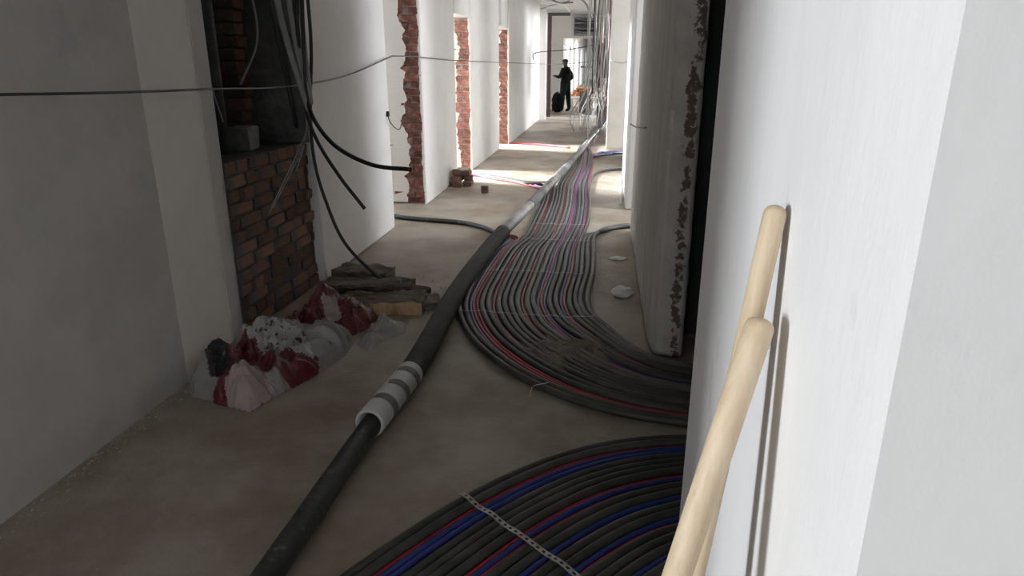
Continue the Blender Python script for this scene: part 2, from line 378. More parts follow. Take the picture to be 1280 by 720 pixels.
# ------------------------------------------------------------------ far end of the corridor
struct(MB().box((-2.5, 19.8, 0), (-1.80, 20.05, HC)).build('wall_far_left', 'white_putty'), 'white return wall beside the maroon post')
struct(MB().box((-2.5, 20.0, 0), (.6, 20.25, .05)).build('trim_5', 'cement_plaster'), 'low concrete step at the end of the corridor')
post = tag(empty('door_post', (-1.74, 20.3, .05)), 'tall maroon steel post at the corridor end by the man', 'post')
MB().box((-.05, -.05, 0), (.05, .05, 2.78)).build('post_body', 'maroon_post', post)
MB().box((-.05, -.06, 2.70), (.55, .06, 2.78)).build('top_arm', 'dark_steel', post)
lint = wall_boxes('x', 24.2, 24.5, -2.4, .6, 0, HC, [(-1.62, .35, 0, 2.28)])
struct(lint.build('wall_far', 'cream_putty'), 'cream wall with a wide opening behind the standing man')
# recess of cable trays above the opening: tray thing with rails
tray = tag(empty('cable_tray', (-.65, 24.05, 2.36)), 'cable tray with loose dark cables above the far opening', 'cable tray')
MB().box((-.62, .10, 0), (.62, .14, .56)).build('back_plate', 'dark_grey', tray)
for k, z in enumerate((.02, .19, .36, .52)): MB().box((-.62, -.02, z), (.62, .10, z+.035)).build('rail', 'wire_grey' if k % 2 else 'steel', tray)
for k in range(9):
    z = .08+.055*k
    pts = spline([(-.62+.1*random.random(), .03, z), (-.25, .0+random.uniform(-.03, .03), z-.04+random.uniform(-.02, .04)), (.2, .02, z+random.uniform(-.04, .02)), (.62, .03, z)], .08)
    MB().tube(pts, random.choice((.012, .018, .024)), 6).build('loose_cable', random.choice(('wire_black', 'wire_grey', 'dark_grey')), tray, True)
fl = [(26.5+4.2*i, 28.3+4.2*i, 0, 2.25) for i in range(9)]
struct(wall_boxes('y', -2.5, -2.05, 24.5, 64, 0, HC, fl).build('wall_left_far', 'white_putty'), 'white left wall with repeated doorways beyond the standing man')
fr = [(25.5+5*i, 28.+5*i, 0, 2.25) for i in range(7)]
struct(wall_boxes('y', .5, .75, 24.5, 64, 0, HC, fr).build('wall_right_far', 'white_putty'), 'white right wall with doorways beyond the standing man')
struct(MB().box((-2.5, 62, 0), (.75, 62.2, HC)).build('wall_far_end', 'white_putty'), 'distant white end wall of the corridor')
# tangle zone on the right: dark backing wall, cabinet
struct(wall_boxes('y', .5, .7, 13.85, 24.2, 0, HC, [(17.3, 20.3, 0, 2.6)]).build('wall_right_hall', 'cement_plaster'), 'grey wall behind the tangle of wires')
cab = tag(empty('electrical_cabinet', (-.10, 17.5, 1.18)), 'dark grey electrical cabinet hung behind the tangle of wires', 'cabinet')
bevel(MB().box((-.26, 0, 0), (.30, .3, .78)).build('body', 'dark_grey', cab), .01)
cd_ = MB().box((-.23, -.02, .03), (.22, 0, .72)).build('door', 'dark_steel', cab)
MB().box((.14, -.04, .30), (.17, -.02, .42)).build('handle', 'steel', cd_)
MB().box((-.03, .02, .78), (.22, .2, .84)).build('cable_entry', 'wire_black', cab)
for s in (-.2, .2): MB().box((s-.02, .1, -1.12), (s+.02, .14, 0)).build('leg', 'dark_steel', cab)

# ------------------------------------------------------------------ pipes laid on the floor: main bundle
DIA = {'K': .040, 'T': .040, 'R': .022, 'B': .022}
CM = {'K': 'charcoal_pipe', 'T': 'dusty_pipe', 'R': 'red_pipe', 'B': 'blue_pipe'}
G = [list('KKBRR'), list('KKRK'), list('KKKRTTBRBKKBR'), list('K'), list('KTT')]
seq = [(g, c) for g, l in enumerate(G) for c in l]
ST = [  # alive groups, left edge, right edge
    ((0,1,2,3,4), (1.30, 2.80), (1.30, 3.52)), ((0,1,2,3,4), (.75, 2.82), (.75, 3.53)),
    ((0,1,2,3,4), (855,536), (855,460)), ((0,1,2,3,4), (770,522), (815,450)), ((0,1,2,3,4), (690,497), (785,432)),
    ((0,1,2,3,4), (630,466), (762,413)), ((0,1,2,3,4), (590,432), (745,398)), ((0,1,2,3,4), (572,400), (739,386)),
    ((0,1,2,3,4), (572,375), (738,372)), ((0,1,2,3,4), (590,342), (745,342)), ((0,1,2,3,4), (612,315), (744,315)),
    ((1,2,3,4), (655,298), (745,299)), ((1,2,3), (665,280), (737,281)), ((1,2,3), (676,257), (739,257)), ((1,2,3), (680,245), (738,245)),
    ((2,3), (697,232), (739,232)), ((2,), (708,217), (740,217)), ((2,), (716,205), (741,205)), ((2,), (721,193), (741,193)),
    ((2,), (724,185), (739,185)), ((2,), (736,172), (747,173))]
ENDS = {0: [(641,302), (631,298), (620,297)],
        1: [(688,234), (680,231), (662,231), (630,225), (600,220), (578,217), (560,215)],
        3: [(741,223), (748,217), (762,214), (778,213), (796,212)],
        4: [(752,291), (765,287), (780,285), (799,284)], 2: []}
ORD = ['outermost', 'second', 'third', 'fourth', 'fifth', 'sixth', 'seventh', 'eighth', 'ninth', 'tenth', 'eleventh', 'twelfth', 'thirteenth', 'fourteenth', 'fifteenth', 'sixteenth',
       'seventeenth', 'eighteenth', 'nineteenth', 'twentieth', 'twenty-first', 'twenty-second', 'twenty-third', 'twenty-fourth', 'twenty-fifth', 'twenty-sixth', 'twenty-seventh', 'twenty-eighth']
def lab(c, i):
    n = {'K': 'charcoal insulated pipe', 'T': 'dusty grey insulated pipe', 'R': 'thin red pipe', 'B': 'thin blue pipe'}[c]
    return n+', '+ORD[i]+' from the big duct in the main bundle'
paths = [[] for _ in seq]
gcount = {}
for si, (alive, a, b) in enumerate(ST):
    if si < 2: A, B = Vector((a[0], a[1], 0)), Vector((b[0], b[1], 0))
    else: A, B = onz(*a), onz(*b)
    idx = [i for i, (g, c) in enumerate(seq) if g in alive]
    tot = sum(DIA[seq[i][1]] for i in idx); cum = 0
    for i in idx:
        d = DIA[seq[i][1]]; u = (cum+d/2)/tot; cum += d
        p = A.lerp(B, u); p.z = d/2+.001
        if si > 2: p += Vector((noise.noise(Vector((i*3.1, si*1.7, 0)))*.010, 0, abs(noise.noise(Vector((i*1.3, si*.9, 5))))*.010))
        paths[i].append(p)
for g, pts in ENDS.items():
    idx = [i for i, (gg, c) in enumerate(seq) if gg == g]
    for n, i in enumerate(idx):
        d = DIA[seq[i][1]]
        for k, q in enumerate(pts):
            p = onz(*q); p.z = d/2+.001
            off = (n-(len(idx)-1)/2)*.034
            sgn = {0: 1, 1: 1, 3: 0, 4: -1}[g]
            p.y -= sgn*off*(-1 if g in (0, 1) else 1)
            if k < 2 and g in (0, 1): p.x += off*.7
            paths[i].append(p)
for i, (g, c) in enumerate(seq):
    if g == 2:   # end: sweep up behind the cream pier towards the tangle
        p = paths[i][-1]; k = i % 12
        paths[i] += [Vector((-.36+.02*k, 16.6, .05+.01*k)), Vector((-.30+.025*k, 17.9, .12+.02*k)), Vector((-.28+.03*k, 18.7, .45+.03*k))]
    pts = spline(paths[i], .09)
    # the corridor cables sink into the mortar heap: handled by the heap's own geometry
    o = MB().tube(pts, DIA[c]/2*.97, 8).build('insulated_pipe' if c in 'KT' else 'coloured_pipe', CM[c], None, True)
    tag(o, lab(c, i), 'pipe', 'pipes of the main floor bundle')

# ------------------------------------------------------------------ near bundle: parallel arcs out of the dark doorway
outer = [Vector((1.30, 2.80, 0)), Vector((.75, 2.79, 0))]+[onz(*q) for q in [(855,549),(790,552),(720,565),(650,590),(590,620),(530,655),(480,690),(435,720)]]
outer += [Vector((-.95, 1.42, 0)), Vector((-1.10, 1.0, 0)), Vector((-1.2, .5, 0)), Vector((-1.25, -.1, 0))]
osp = spline(outer, .05)
osp = [sum((osp[min(max(i+k, 0), len(osp)-1)] for k in range(-4, 5)), Vector())/9 for i in range(len(osp))]
NB = 'KKRBBrKKKKRBRKKBrKKBRKKKBK'
DN = {'K': .036, 'R': .018, 'B': .024, 'r': .013}
off = 0; near_paths = []
for i, c in enumerate(NB):
    d = DN[c]; o_ = off+d/2; off += d+.0005
    pts = []
    for k, p in enumerate(osp):
        t = (osp[min(k+2, len(osp)-1)]-osp[max(k-2, 0)]).normalized(); nrm = Vector((-t.y, t.x, 0))
        f_ = 1 if k > 24 else .80+.2*k/24
        q = p+nrm*o_*f_; q.z = d/2+.001+abs(noise.noise(Vector((k*.05, i*2.2, 1))))*.006
        q.x += noise.noise(Vector((k*.06, i*5.2, 9)))*.004
        pts.append(q)
    pts = pts[::2]
    near_paths.append((o_, pts))
    nm = {'K': 'charcoal insulated pipe', 'R': 'red pipe', 'B': 'blue pipe', 'r': 'hair-thin red pipe'}[c]
    o = MB().tube(pts, d/2*.98, 8).build('insulated_pipe' if c == 'K' else 'coloured_pipe', {'K': 'charcoal_pipe', 'R': 'red_pipe', 'B': 'blue_pipe', 'r': 'red_pipe'}[c], None, True)
    tag(o, nm+', '+ORD[i]+' from the outer edge of the strapped bundle', 'pipe', 'pipes of the strapped bundle')

# perforated steel strap over the near bundle
def strap():
    a, b = onz(578, 618, .04), onz(726, 722, .04); d = (b-a); b = b+d*.35; a = a-d*.02; d = b-a
    L = d.length; t = d.normalized(); n = Vector((-t.y, t.x, 0)); N = 60; mb = MB(); wd = .011
    def P(s, u, dz):
        z = .042+.0035*math.sin(s*N*.55)+.002*math.sin(s*40)
        return a+d*s+n*u*wd+Vector((0, 0, z-.04+dz+ .0))
    for i in range(N):
        s0, s1 = i/N, (i+1)/N
        segs = [(-1, -.45), (.45, 1)] + ([(-.45, .45)] if i % 2 else [])
        for (u0, u1) in segs:
            mb.add([P(s0,u0,0),P(s1,u0,0),P(s1,u1,0),P(s0,u1,0),P(s0,u0,-.0015),P(s1,u0,-.0015),P(s1,u1,-.0015),P(s0,u1,-.0015)],
                   [(0,1,2,3)[::-1],(4,5,6,7),(0,1,5,4),(2,3,7,6),(1,2,6,5),(3,0,4,7)])
    return tag(mb.build('perforated_strap', 'steel'), 'perforated steel strap lying across the near pipe bundle', 'strap')
strap()
# thin tie wires over the main bundle
for k, (pts, lb) in enumerate([([(573,389),(600,388),(640,392),(680,394),(715,396),(748,394)], 'thin pale tie wire across the main bundle at its bend'),
        ([(606,337),(650,338),(690,340),(725,342),(748,341)], 'thin pale tie wire across the main bundle just past its bend'),
        ([(655,298),(685,299),(720,301),(748,301)], 'thin pale tie wire where the main bundle meets daylight'),
        ([(667,279),(700,280),(735,281)], 'thin pale tie wire on the main bundle in daylight'),
        ([(662,487),(672,481),(690,476)], 'short pale tie wire on the outermost pipes at the bend')]):
    P = []
    for q in pts: P.append(onz(*q, .045))
    sp = spline(P, .02)
    sp = [p+Vector((0, 0, .004*math.sin(i*.9))) for i, p in enumerate(sp)]
    sp[0].z = .005; sp[-1].z = .005
    tag(MB().tube(sp, .0022, 5).build('tie_wire', 'wire_white'), lb, 'tie wire')

# mortar heap spilled over the middle pipes of the bend
def mound(name, c, rx, ry, h, rz, m, label, cat, seed, n=46):
    v = []; f = []
    for j in range(n+1):
        for i in range(n+1):
            u, w_ = (i/n-.5)*2, (j/n-.5)*2; r = math.hypot(u, w_)
            a = math.atan2(w_, u); lim = .78+.2*noise.noise(Vector((math.cos(a)*1.3, math.sin(a)*1.3, seed)))
            x, y = u*rx, w_*ry
            z = h*max(-.6, 1-(r/lim)**2)
            z = z*.55+ (noise.noise(Vector((x*7, y*7, seed)))*.022+noise.noise(Vector((x*22, y*22, seed)))*.010)*(1 if r < lim*1.1 else .3)
            if r > lim*1.15: z = -.02
            X = x*math.cos(rz)-y*math.sin(rz); Y = x*math.sin(rz)+y*math.cos(rz)
            v.append((c[0]+X, c[1]+Y, z+c[2]))
    for j in range(n):
        for i in range(n):
            k = j*(n+1)+i
            q = (k, k+1, k+n+2, k+n+1)
            if max(v[p][2] for p in q) > .004: f.append(q)
    used = sorted({i for q in f for i in q}); mp = {o_: i for i, o_ in enumerate(used)}
    o = MB().add([v[i] for i in used], [tuple(mp[i] for i in q) for q in f]).build(name, m, None, True)
    return tag(o, label, cat, kind='stuff')
c0 = onz(705, 440)
mound('mortar_spill', (c0.x, c0.y, .022), .42, .34, .045, -.55, 'dirt', 'brown mortar crumbs spilled over the bend of the main bundle', 'mortar', 3.3)

# ------------------------------------------------------------------ big black duct
dp = [(-1.02, .6), (-1.02, 1.2), (-1.01, 1.66), (-1.0, 2.5), (-.97, 2.86), (-.96, 3.33), (-1.0, 4.4), (-.985, 5.2), (-.93, 5.98), (-.84, 7.2), (-.70, 8.88), (-.52, 11.8), (-.35, 14.8), (-.2, 17.0), (-.10, 19.0)]
def dz(y): return (.05 if y < 2.6 else .068) + .045*math.exp(-((y-6.4)/.9)**2)+.04*math.exp(-((y-9.2)/.9)**2)+(.12 if y > 18 else 0)
duct = tag(empty('insulated_duct', (-1.0, 2.6, 0)), 'thick black insulated duct lying along the corridor floor', 'duct')
def dpart(name, pts, r, m, n=16, step=.06, wob=.0):
    sp = spline(pts, step)
    rs = [r*(1+wob*noise.noise(Vector((p.y*9, r*7, 0)))) for p in sp]
    mb = MB().tube([p-Vector((-1.0, 2.6, 0)) for p in sp], rs, n); return mb.build(name, m, duct, True)
P3 = [Vector((x, y, dz(y))) for x, y in dp]
full = spline(P3, .06)
def cut(y0, y1): return [p for p in full if y0 <= p.y <= y1]
def dpart2(name, y0, y1, r, m, wob=.03, n=16):
    sp = cut(y0, y1)
    rs = [r*(1+wob*noise.noise(Vector((p.y*7, 1, 0)))+wob*.6*noise.noise(Vector((p.y*23, 4, 0)))) for p in sp]
    return MB().tube([p-Vector((-1.0, 2.6, 0)) for p in sp], rs, n).build(name, m, duct, True)
dpart2('pipe_body', .5, 3.15, .048, 'duct')
sl2 = dpart2('foam_jacket', 3.08, 6.1, .066, 'foam_black', .04)
dpart2('film_wrapping', 5.9, 20, .052, 'dusty_film', .06)
for y in (7.4, 9.3, 10.4): dpart2('dark_joint', y, y+.75, .057, 'dark_grey', .04)
# white sleeve with three tape bands, hollow at the near end
def ringpart(name, y0, y1, r, ri, m, n=28):
    c0_, c1_ = [min(full, key=lambda p: abs(p.y-y)) for y in (y0, y1)]
    base = Vector((-1.0, 2.6, 0)); c0_ = Vector((c0_.x, y0, max(c0_.z, .07))); c1_ = Vector((c1_.x, y1, max(c1_.z, .07)))
    ax = (c1_-c0_).normalized(); sd = ax.cross(Vector((0, 0, 1))).normalized(); u = sd.cross(ax); v = []; f = []
    for (c, rr) in ((c0_, ri), (c0_, r*.985), (c0_+ax*.006, r), (c1_-ax*.006, r), (c1_, r*.985), (c1_, ri)):
        for k in range(n): a = 2*PI*k/n; v.append(c-base+sd*math.cos(a)*rr+u*math.sin(a)*rr)
    for j in range(6):
        for k in range(n): f.append((j*n+k, ((j+1) % 6)*n+k, ((j+1) % 6)*n+(k+1) % n, j*n+(k+1) % n))
    return MB().add(v, f).build(name, m, duct, True)
sl = ringpart('foam_sleeve', 2.60, 3.13, .068, .054, 'white_sleeve')
sl['label'] = 'white foam sleeve'
for y in (2.72, 2.87, 3.02):
    t_ = ringpart('tape_band', y, y+.050, .0703, .067, 'grey_tape'); t_.parent = sl

# hose joining from the first doorway
hp = [(-3.0, 7.2), ]
hs = [Vector((-2.9, 7.05, .024)), Vector((-2.3, 6.98, .024))]+[onz(x, y, .024) for x, y in [(505,272),(540,275),(575,278),(600,283),(615,289),(624,296)]]
tag(MB().tube(spline(hs, .05), .023, 10).build('rubber_hose', 'duct', None, True), 'dark hose from the first doorway meeting the big duct', 'hose')

# coloured wires in the second doorway daylight band and further on
def floor_line(pts, r, m, name, label, cat='wire', ext=None, group=None):
    P = [onz(x, y, r+.001) for x, y in pts]
    if ext: P = [Vector(e) for e in ext]+P
    return tag(MB().tube(spline(P, .06), r, 6).build(name, m, None, True), label, cat, group)
for k, (m, n_) in enumerate([('violet_pipe', 'violet'), ('wire_pink', 'pink'), ('red_pipe', 'red')]):
    dy = (0, 4, 7)[k]*.45
    floor_line([(585,216+dy),(620,221+dy),(650,226+dy),(668,231+dy),(683,236+dy)], .011, m, 'floor_wire', n_+' wire crossing the lit floor from the heap of bricks', ext=[(-2.9, 9.75-.1*k, .012)])
for k, (m, n_) in enumerate([('wire_pink', 'pink'), ('red_pipe', 'red')]):
    floor_line([(637,178+k),(665,179.5+k),(695,182+k),(712,184+k)], .012, m, 'floor_wire', n_+' wire crossing the lit floor from the doorway before the long white wall', ext=[(-2.8, 13.95-.15*k, .012)])
for k in range(5):
    m = ('blue_pipe', 'violet_pipe', 'wire_white', 'blue_pipe', 'blue_pipe')[k]
    y0 = 190+k*.9
    P = [onz(742, y0+3, .012), onz(752, y0+1-(k % 2)*2, .02+.01*(k % 3)), onz(762, y0-1+(k % 3), .03), onz(772, y0-1, .02+.012*k), onz(785, y0-1, .02)]
    tag(MB().tube(spline(P, .05), .012, 6).build('floor_wire', m, None, True), {'blue_pipe': 'blue', 'violet_pipe': 'violet', 'wire_white': 'white'}[m]+' wire in the clump by the foot of the cream pier', 'wire', 'wires by the cream pier')
# pale conduit on the lit floor beside the wall stub
tag(MB().tube([(.17, 8.0, .012), (.185, 9.2, .012), (.19, 10.0, .012)], .013, 8).build('floor_conduit', 'wire_white', None, True), 'straight white conduit on the lit floor beside the wall stub', 'conduit')

# ------------------------------------------------------------------ cables hanging from the brick recess
def hang(name, pts, r, m, label, cat='cable', group=None, n=8, parent=None):
    o = MB().tube(spline(pts, .03), r, n).build(name, m, parent, True)
    if label: tag(o, label, cat, group)
    return o
K0 = ony(388, 148, 4.35)
def H(*q): return [ony(x, y, Y) for x, y, Y in q]
hang('cable', H((372,-95,4.55),(376,-40,4.5),(379,40,4.45),(382,110,4.40),(392,148,4.32),(420,183,4.15),(465,206,4.0),(514,212,3.92)), .0135, 'wire_black', 'upper black cable swinging out level from the hanging bunch')
hang('cable', H((366,-95,4.55),(370,-30,4.5),(373,60,4.45),(381,130,4.40),(396,175,4.36),(424,220,4.30),(456,261,4.26)), .012, 'wire_black', 'middle black cable of the hanging bunch ending in mid-air')
hang('cable', H((376,-95,4.56),(383,-20,4.55),(389,60,4.55),(388,140,4.55),(392,195,4.55),(405,245,4.55),(432,305,4.52),(480,352,4.48))+[onz(510,368,.03), onz(540,378,.012)], .012, 'wire_black', 'long black cable drooping from the bunch to the wood pile')
for k, (a, b, c, lb) in enumerate([(345, 361, 388, 'stoutest grey conduit slanting down through the hanging bunch'), (360, 371, 390, 'grey conduit beside the stoutest one in the hanging bunch'), (374, 381, 393, 'straight grey conduit behind the black cables of the bunch')]):
    hang('conduit', H((a-8,-95,4.5+.03*k),(a,-10,4.46+.03*k),(b,60,4.42+.03*k),(c-2+(k == 2)*-2,130+8*(k == 0),4.37+.03*k)), (.021, .018, .016)[k], 'conduit', lb, 'conduit')
for k, pts in enumerate([[(384,150,4.40),(372,190,4.38),(352,232,4.34),(336,267,4.30)], [(386,152,4.42),(378,185,4.40),(360,222,4.36),(340,262,4.33)], [(383,140,4.4),(380,180,4.40),(370,214,4.39)]]):
    hang('thin_wire', H((376-k,60,4.42), pts[0])+[onx(x, y, -2.075) for x, y, _ in pts[1:]], .0045, 'wire_grey', ['frayed thin grey wire dangling in front of the brick infill', 'second thin grey wire dangling in front of the brick infill', 'short thin grey wire at the tail of the hanging bunch'][k], 'wire', n=6)
hang('thin_wire', [Vector((-2.3, 3.95, 2.9)), Vector((-2.25, 3.85, 2.2)), Vector((-2.28, 3.80, 1.7)), Vector((-2.26, 3.9, 1.25))], .005, 'wire_grey', 'slack grey wire hanging inside the upper recess beside the steel pipe', 'wire', n=6)
hang('thin_wire', [Vector((-2.3, 4.5, 2.9)), Vector((-2.28, 4.42, 2.2)), Vector((-2.26, 4.44, 1.75)), Vector((-2.34, 4.30, 1.45))], .007, 'wire_grey', 'bent grey wire hanging in front of the stacked brick ends', 'wire', n=6)
hang('thin_wire', [Vector((-2.3, 4.62, 2.9)), Vector((-2.22, 4.55, 2.1)), Vector((-2.2, 4.6, 1.7)), Vector((-2.16, 4.66, 1.15))], .009, 'wire_black', 'black wire hanging at the far side of the upper recess', 'wire', n=6)
# overhead wire strung along the corridor
W = [Vector((-2.03, -1.0, 1.62)), Vector((-2.03, 2.14, 1.49)), onx(275, 111, -2.03), Vector((-2.05, 4.1, 1.44)), onx(390, 104, -2.03), onx(440, 92, -2.03), onx(490, 70, -2.04)]
hang('strung_wire', W, .006, 'wire_black', 'black wire strung along the left wall past the brick recess', 'wire', n=6)
W = [onx(490, 70, -2.04), onx(523, 71, -2.03), onx(560, 75, -2.02), onx(600, 77, -1.98), onx(650, 79, -1.86), Vector((-1.45, 18, 1.50)), Vector((-.8, 18.2, 1.53)), Vector((-.16, 18, 1.64)), Vector((.2, 17.6, 1.72))]
hang('strung_wire', W, .006, 'wire_black', 'black wire strung from pier to pier across the doorways', 'wire', n=6)
W = [Vector((-1.94, 18, 1.60)), Vector((-1.88, 18, 1.77)), Vector((-1.1, 18, 1.84)), Vector((-.2, 18, 1.99)), Vector((.3, 18, 2.05))]
hang('strung_wire', W, .011, 'wire_black', 'black wire crossing the corridor from the long white wall', 'wire', n=6)
hang('wall_wire', [Vector((.25, 4.9, 1.16)), Vector((.20, 5.4, 1.12)), Vector((.17, 5.9, 1.1))], .006, 'wire_black', 'short black wire end sticking out of the rough partition', 'wire', n=6)
hang('wall_wire', [onx(485, 142, -2.06), onx(486, 149, -2.06), onx(492, 158, -2.05), onx(499, 162, -2.05), onx(502, 155, -2.05)], .005, 'wire_black', 'small looped wire end on the pier beside the first doorway', 'wire', n=6)
tag(bevelbox(.03, .02, .05, .004).build('wire_connector', 'wire_black'), 'small black connector hanging on the pier beside the first doorway', 'connector').location = onx(485, 146, -2.068)
hang('wall_wire', [Vector((-.045, 13.28, 1.60)), Vector((.05, 13.2, 1.57)), Vector((.2, 13.2, 1.55)), Vector((.33, 13.28, 1.62))], .008, 'wire_grey', 'slack grey wire across the face of the cream pier', 'wire', n=6)

# ------------------------------------------------------------------ tangle of wires on the right of the far corridor
rr = random.Random(21)
for k in range(48):
    x0 = rr.uniform(-.55, .1); y0 = rr.uniform(16.2, 18.6); m = rr.choice(('wire_white', 'wire_white', 'wire_grey', 'wire_pink', 'wire_white', 'wire_white', 'wire_black'))
    xm = x0+rr.uniform(-.08, .08)
    zend = rr.choice((.015, .015, .015, .9, 1.3))
    xe = xm+rr.uniform(-.45, .30) if zend < .1 else xm+rr.uniform(-.1, .1)
    pts = [(x0, y0, HC-.005), (x0+rr.uniform(-.04, .04), y0-.02, 2.3), (xm, y0-.1, 1.5), (xm+(xe-xm)*.3, y0-.1, .9), ]
    pts += [(xe, y0-.3, .35), (xe+rr.uniform(-.12, .12), y0-.6, zend)] if zend < .1 else [(xe, y0-.1, zend-.3)]
    r = rr.choice((.008, .010, .013))
    n_ = {'wire_white': 'white', 'wire_grey': 'grey', 'wire_pink': 'pink', 'wire_black': 'black'}[m]
    hang('hanging_wire', pts, r, m, n_+(' wire hanging from the ceiling to the floor in the far tangle' if zend < .1 else ' wire end dangling from the ceiling in the far tangle'), 'wire', 'wires of the far tangle', n=5)
hang('hanging_wire', [(-.55, 16.3, 2.99), (-.52, 16.3, 2.0), (-.5, 16.2, 1.2), (-.47, 15.6, .4), (-.42, 14.4, .012), (-.40, 13.6, .012)], .014, 'wire_white', 'long white wire falling from the ceiling to beside the big duct', 'wire', n=6)
hang('ceiling_cable', [(-1.1, 15.5, 2.97), (-.85, 16.6, 2.95), (-.65, 17.2, 2.82), (-.52, 17.6, 2.55)], .022, 'wire_grey', 'thick grey cable sagging from the ceiling into the far tangle', 'cable')
hang('ceiling_cable', [(-1.75, 17.5, 2.96), (-1.45, 18.2, 2.93), (-1.25, 18.9, 2.9), (-1.15, 19.4, 2.80)], .02, 'wire_white', 'white cable drooping under the ceiling near the maroon post', 'cable')
hang('ceiling_cable', [(-1.9, 19.3, 2.86), (-1.5, 18.8, 2.93), (-1.1, 18.3, 2.97)], .016, 'wire_grey', 'grey cable crossing under the ceiling near the maroon post', 'cable')
hang('ceiling_cable', [(-1.6, 17.0, 2.98), (-1.3, 17.8, 2.90), (-1.05, 18.8, 2.97)], .016, 'dark_grey', 'dark cable looping under the ceiling near the maroon post', 'cable')

# ------------------------------------------------------------------ tool handles leaning on the bright wall
def handle(name, top, low, r, label):
    top, low = Vector(top), Vector(low); d = (low-top); foot = top+d*((.012-top.z)/d.z)
    L = (foot-top).length; t = (foot-top).normalized(); pts = []; rs = []
    prof = [(0, .0), (.0015, .45), (.004, .72), (.009, .92), (.016, 1.0), (.10, 1.0), (.35, 1.0), (.7, 1.02), (1.0, 1.04), (L-.05, 1.04), (L-.01, .9)]
    for s, q in prof: pts.append(top+t*s); rs.append(max(.0015, r*q))
    o = MB().tube(pts, rs, 20).build(name, 'handle_wood', None, True); return tag(o, label, 'tool handle')
# 862*2r/width sets the distance of each visible section
EYE = Vector((0, 0, CAM_H))
T1 = EYE+ray(953, 397)/FPX*1.0; B1 = EYE+ray(846, 720)/FPX*1.04
T2 = onx(971, 256, .250); B2 = EYE+ray(867, 720)/FPX*1.14
handle('wooden_handle', T1, B1, .0212, 'shorter stout wooden tool handle leaning by the bright wall')
handle('wooden_handle', T2, B2, .0168, 'taller wooden tool handle leaning on the bright wall behind the shorter one')

# ------------------------------------------------------------------ plastic sacks and scrap wood by the recess
import bmesh
def crumple(c, s, rz, seed, amp=.28, sub=4, fr=2.2, keep=None, facet=True, tilt=0):
    bm = bmesh.new(); bmesh.ops.create_icosphere(bm, subdivisions=sub, radius=1)
    for v in bm.verts:
        p = v.co.copy()
        n = 1-abs(noise.noise(p*fr+Vector((seed, 0, 0))))*2.2; n2 = 1-abs(noise.noise(p*fr*2.3+Vector((0, seed, 0))))*2.2
        r = 1+amp*(n-.5)+amp*.45*(n2-.5)
        q = Vector((p.x*s[0]*r, p.y*s[1]*r, (p.z*r*.5+.42)*s[2]))
        q.z += tilt*q.x
        if q.z < .004: q.z = .004
        a = Vector((q.x*math.cos(rz)-q.y*math.sin(rz), q.x*math.sin(rz)+q.y*math.cos(rz), q.z))
        v.co = a+Vector(c)
    if keep:
        dl = [f for f in bm.faces if not keep(((f.calc_center_median()-Vector(c))))]
        bmesh.ops.delete(bm, geom=dl, context='FACES')
    me = bpy.data.meshes.new('sheet'); bm.to_mesh(me); bm.free(); return me
def project(P):
    v = Vector(P)-EYE; z = v.dot(fw); return 640+FPX*v.dot(rt)/z, 360-FPX*v.dot(upv)/z
def inside(p, poly):
    c = False; n = len(poly)
    for i in range(n):
        (x0, y0), (x1, y1) = poly[i], poly[i-1]
        if (y0 > p[1]) != (y1 > p[1]) and p[0] < (x1-x0)*(p[1]-y0)/(y1-y0)+x0: c = not c
    return c
def edge_dist(p, poly):
    b = 9; near = None
    for i in range(len(poly)):
        a, c = Vector(poly[i]), Vector(poly[i-1]); d = c-a; t = max(0, min(1, (Vector(p)-a).dot(d)/d.length_squared)); q = a+d*t
        if (Vector(p)-q).length < b: b = (Vector(p)-q).length; near = q
    return b, near
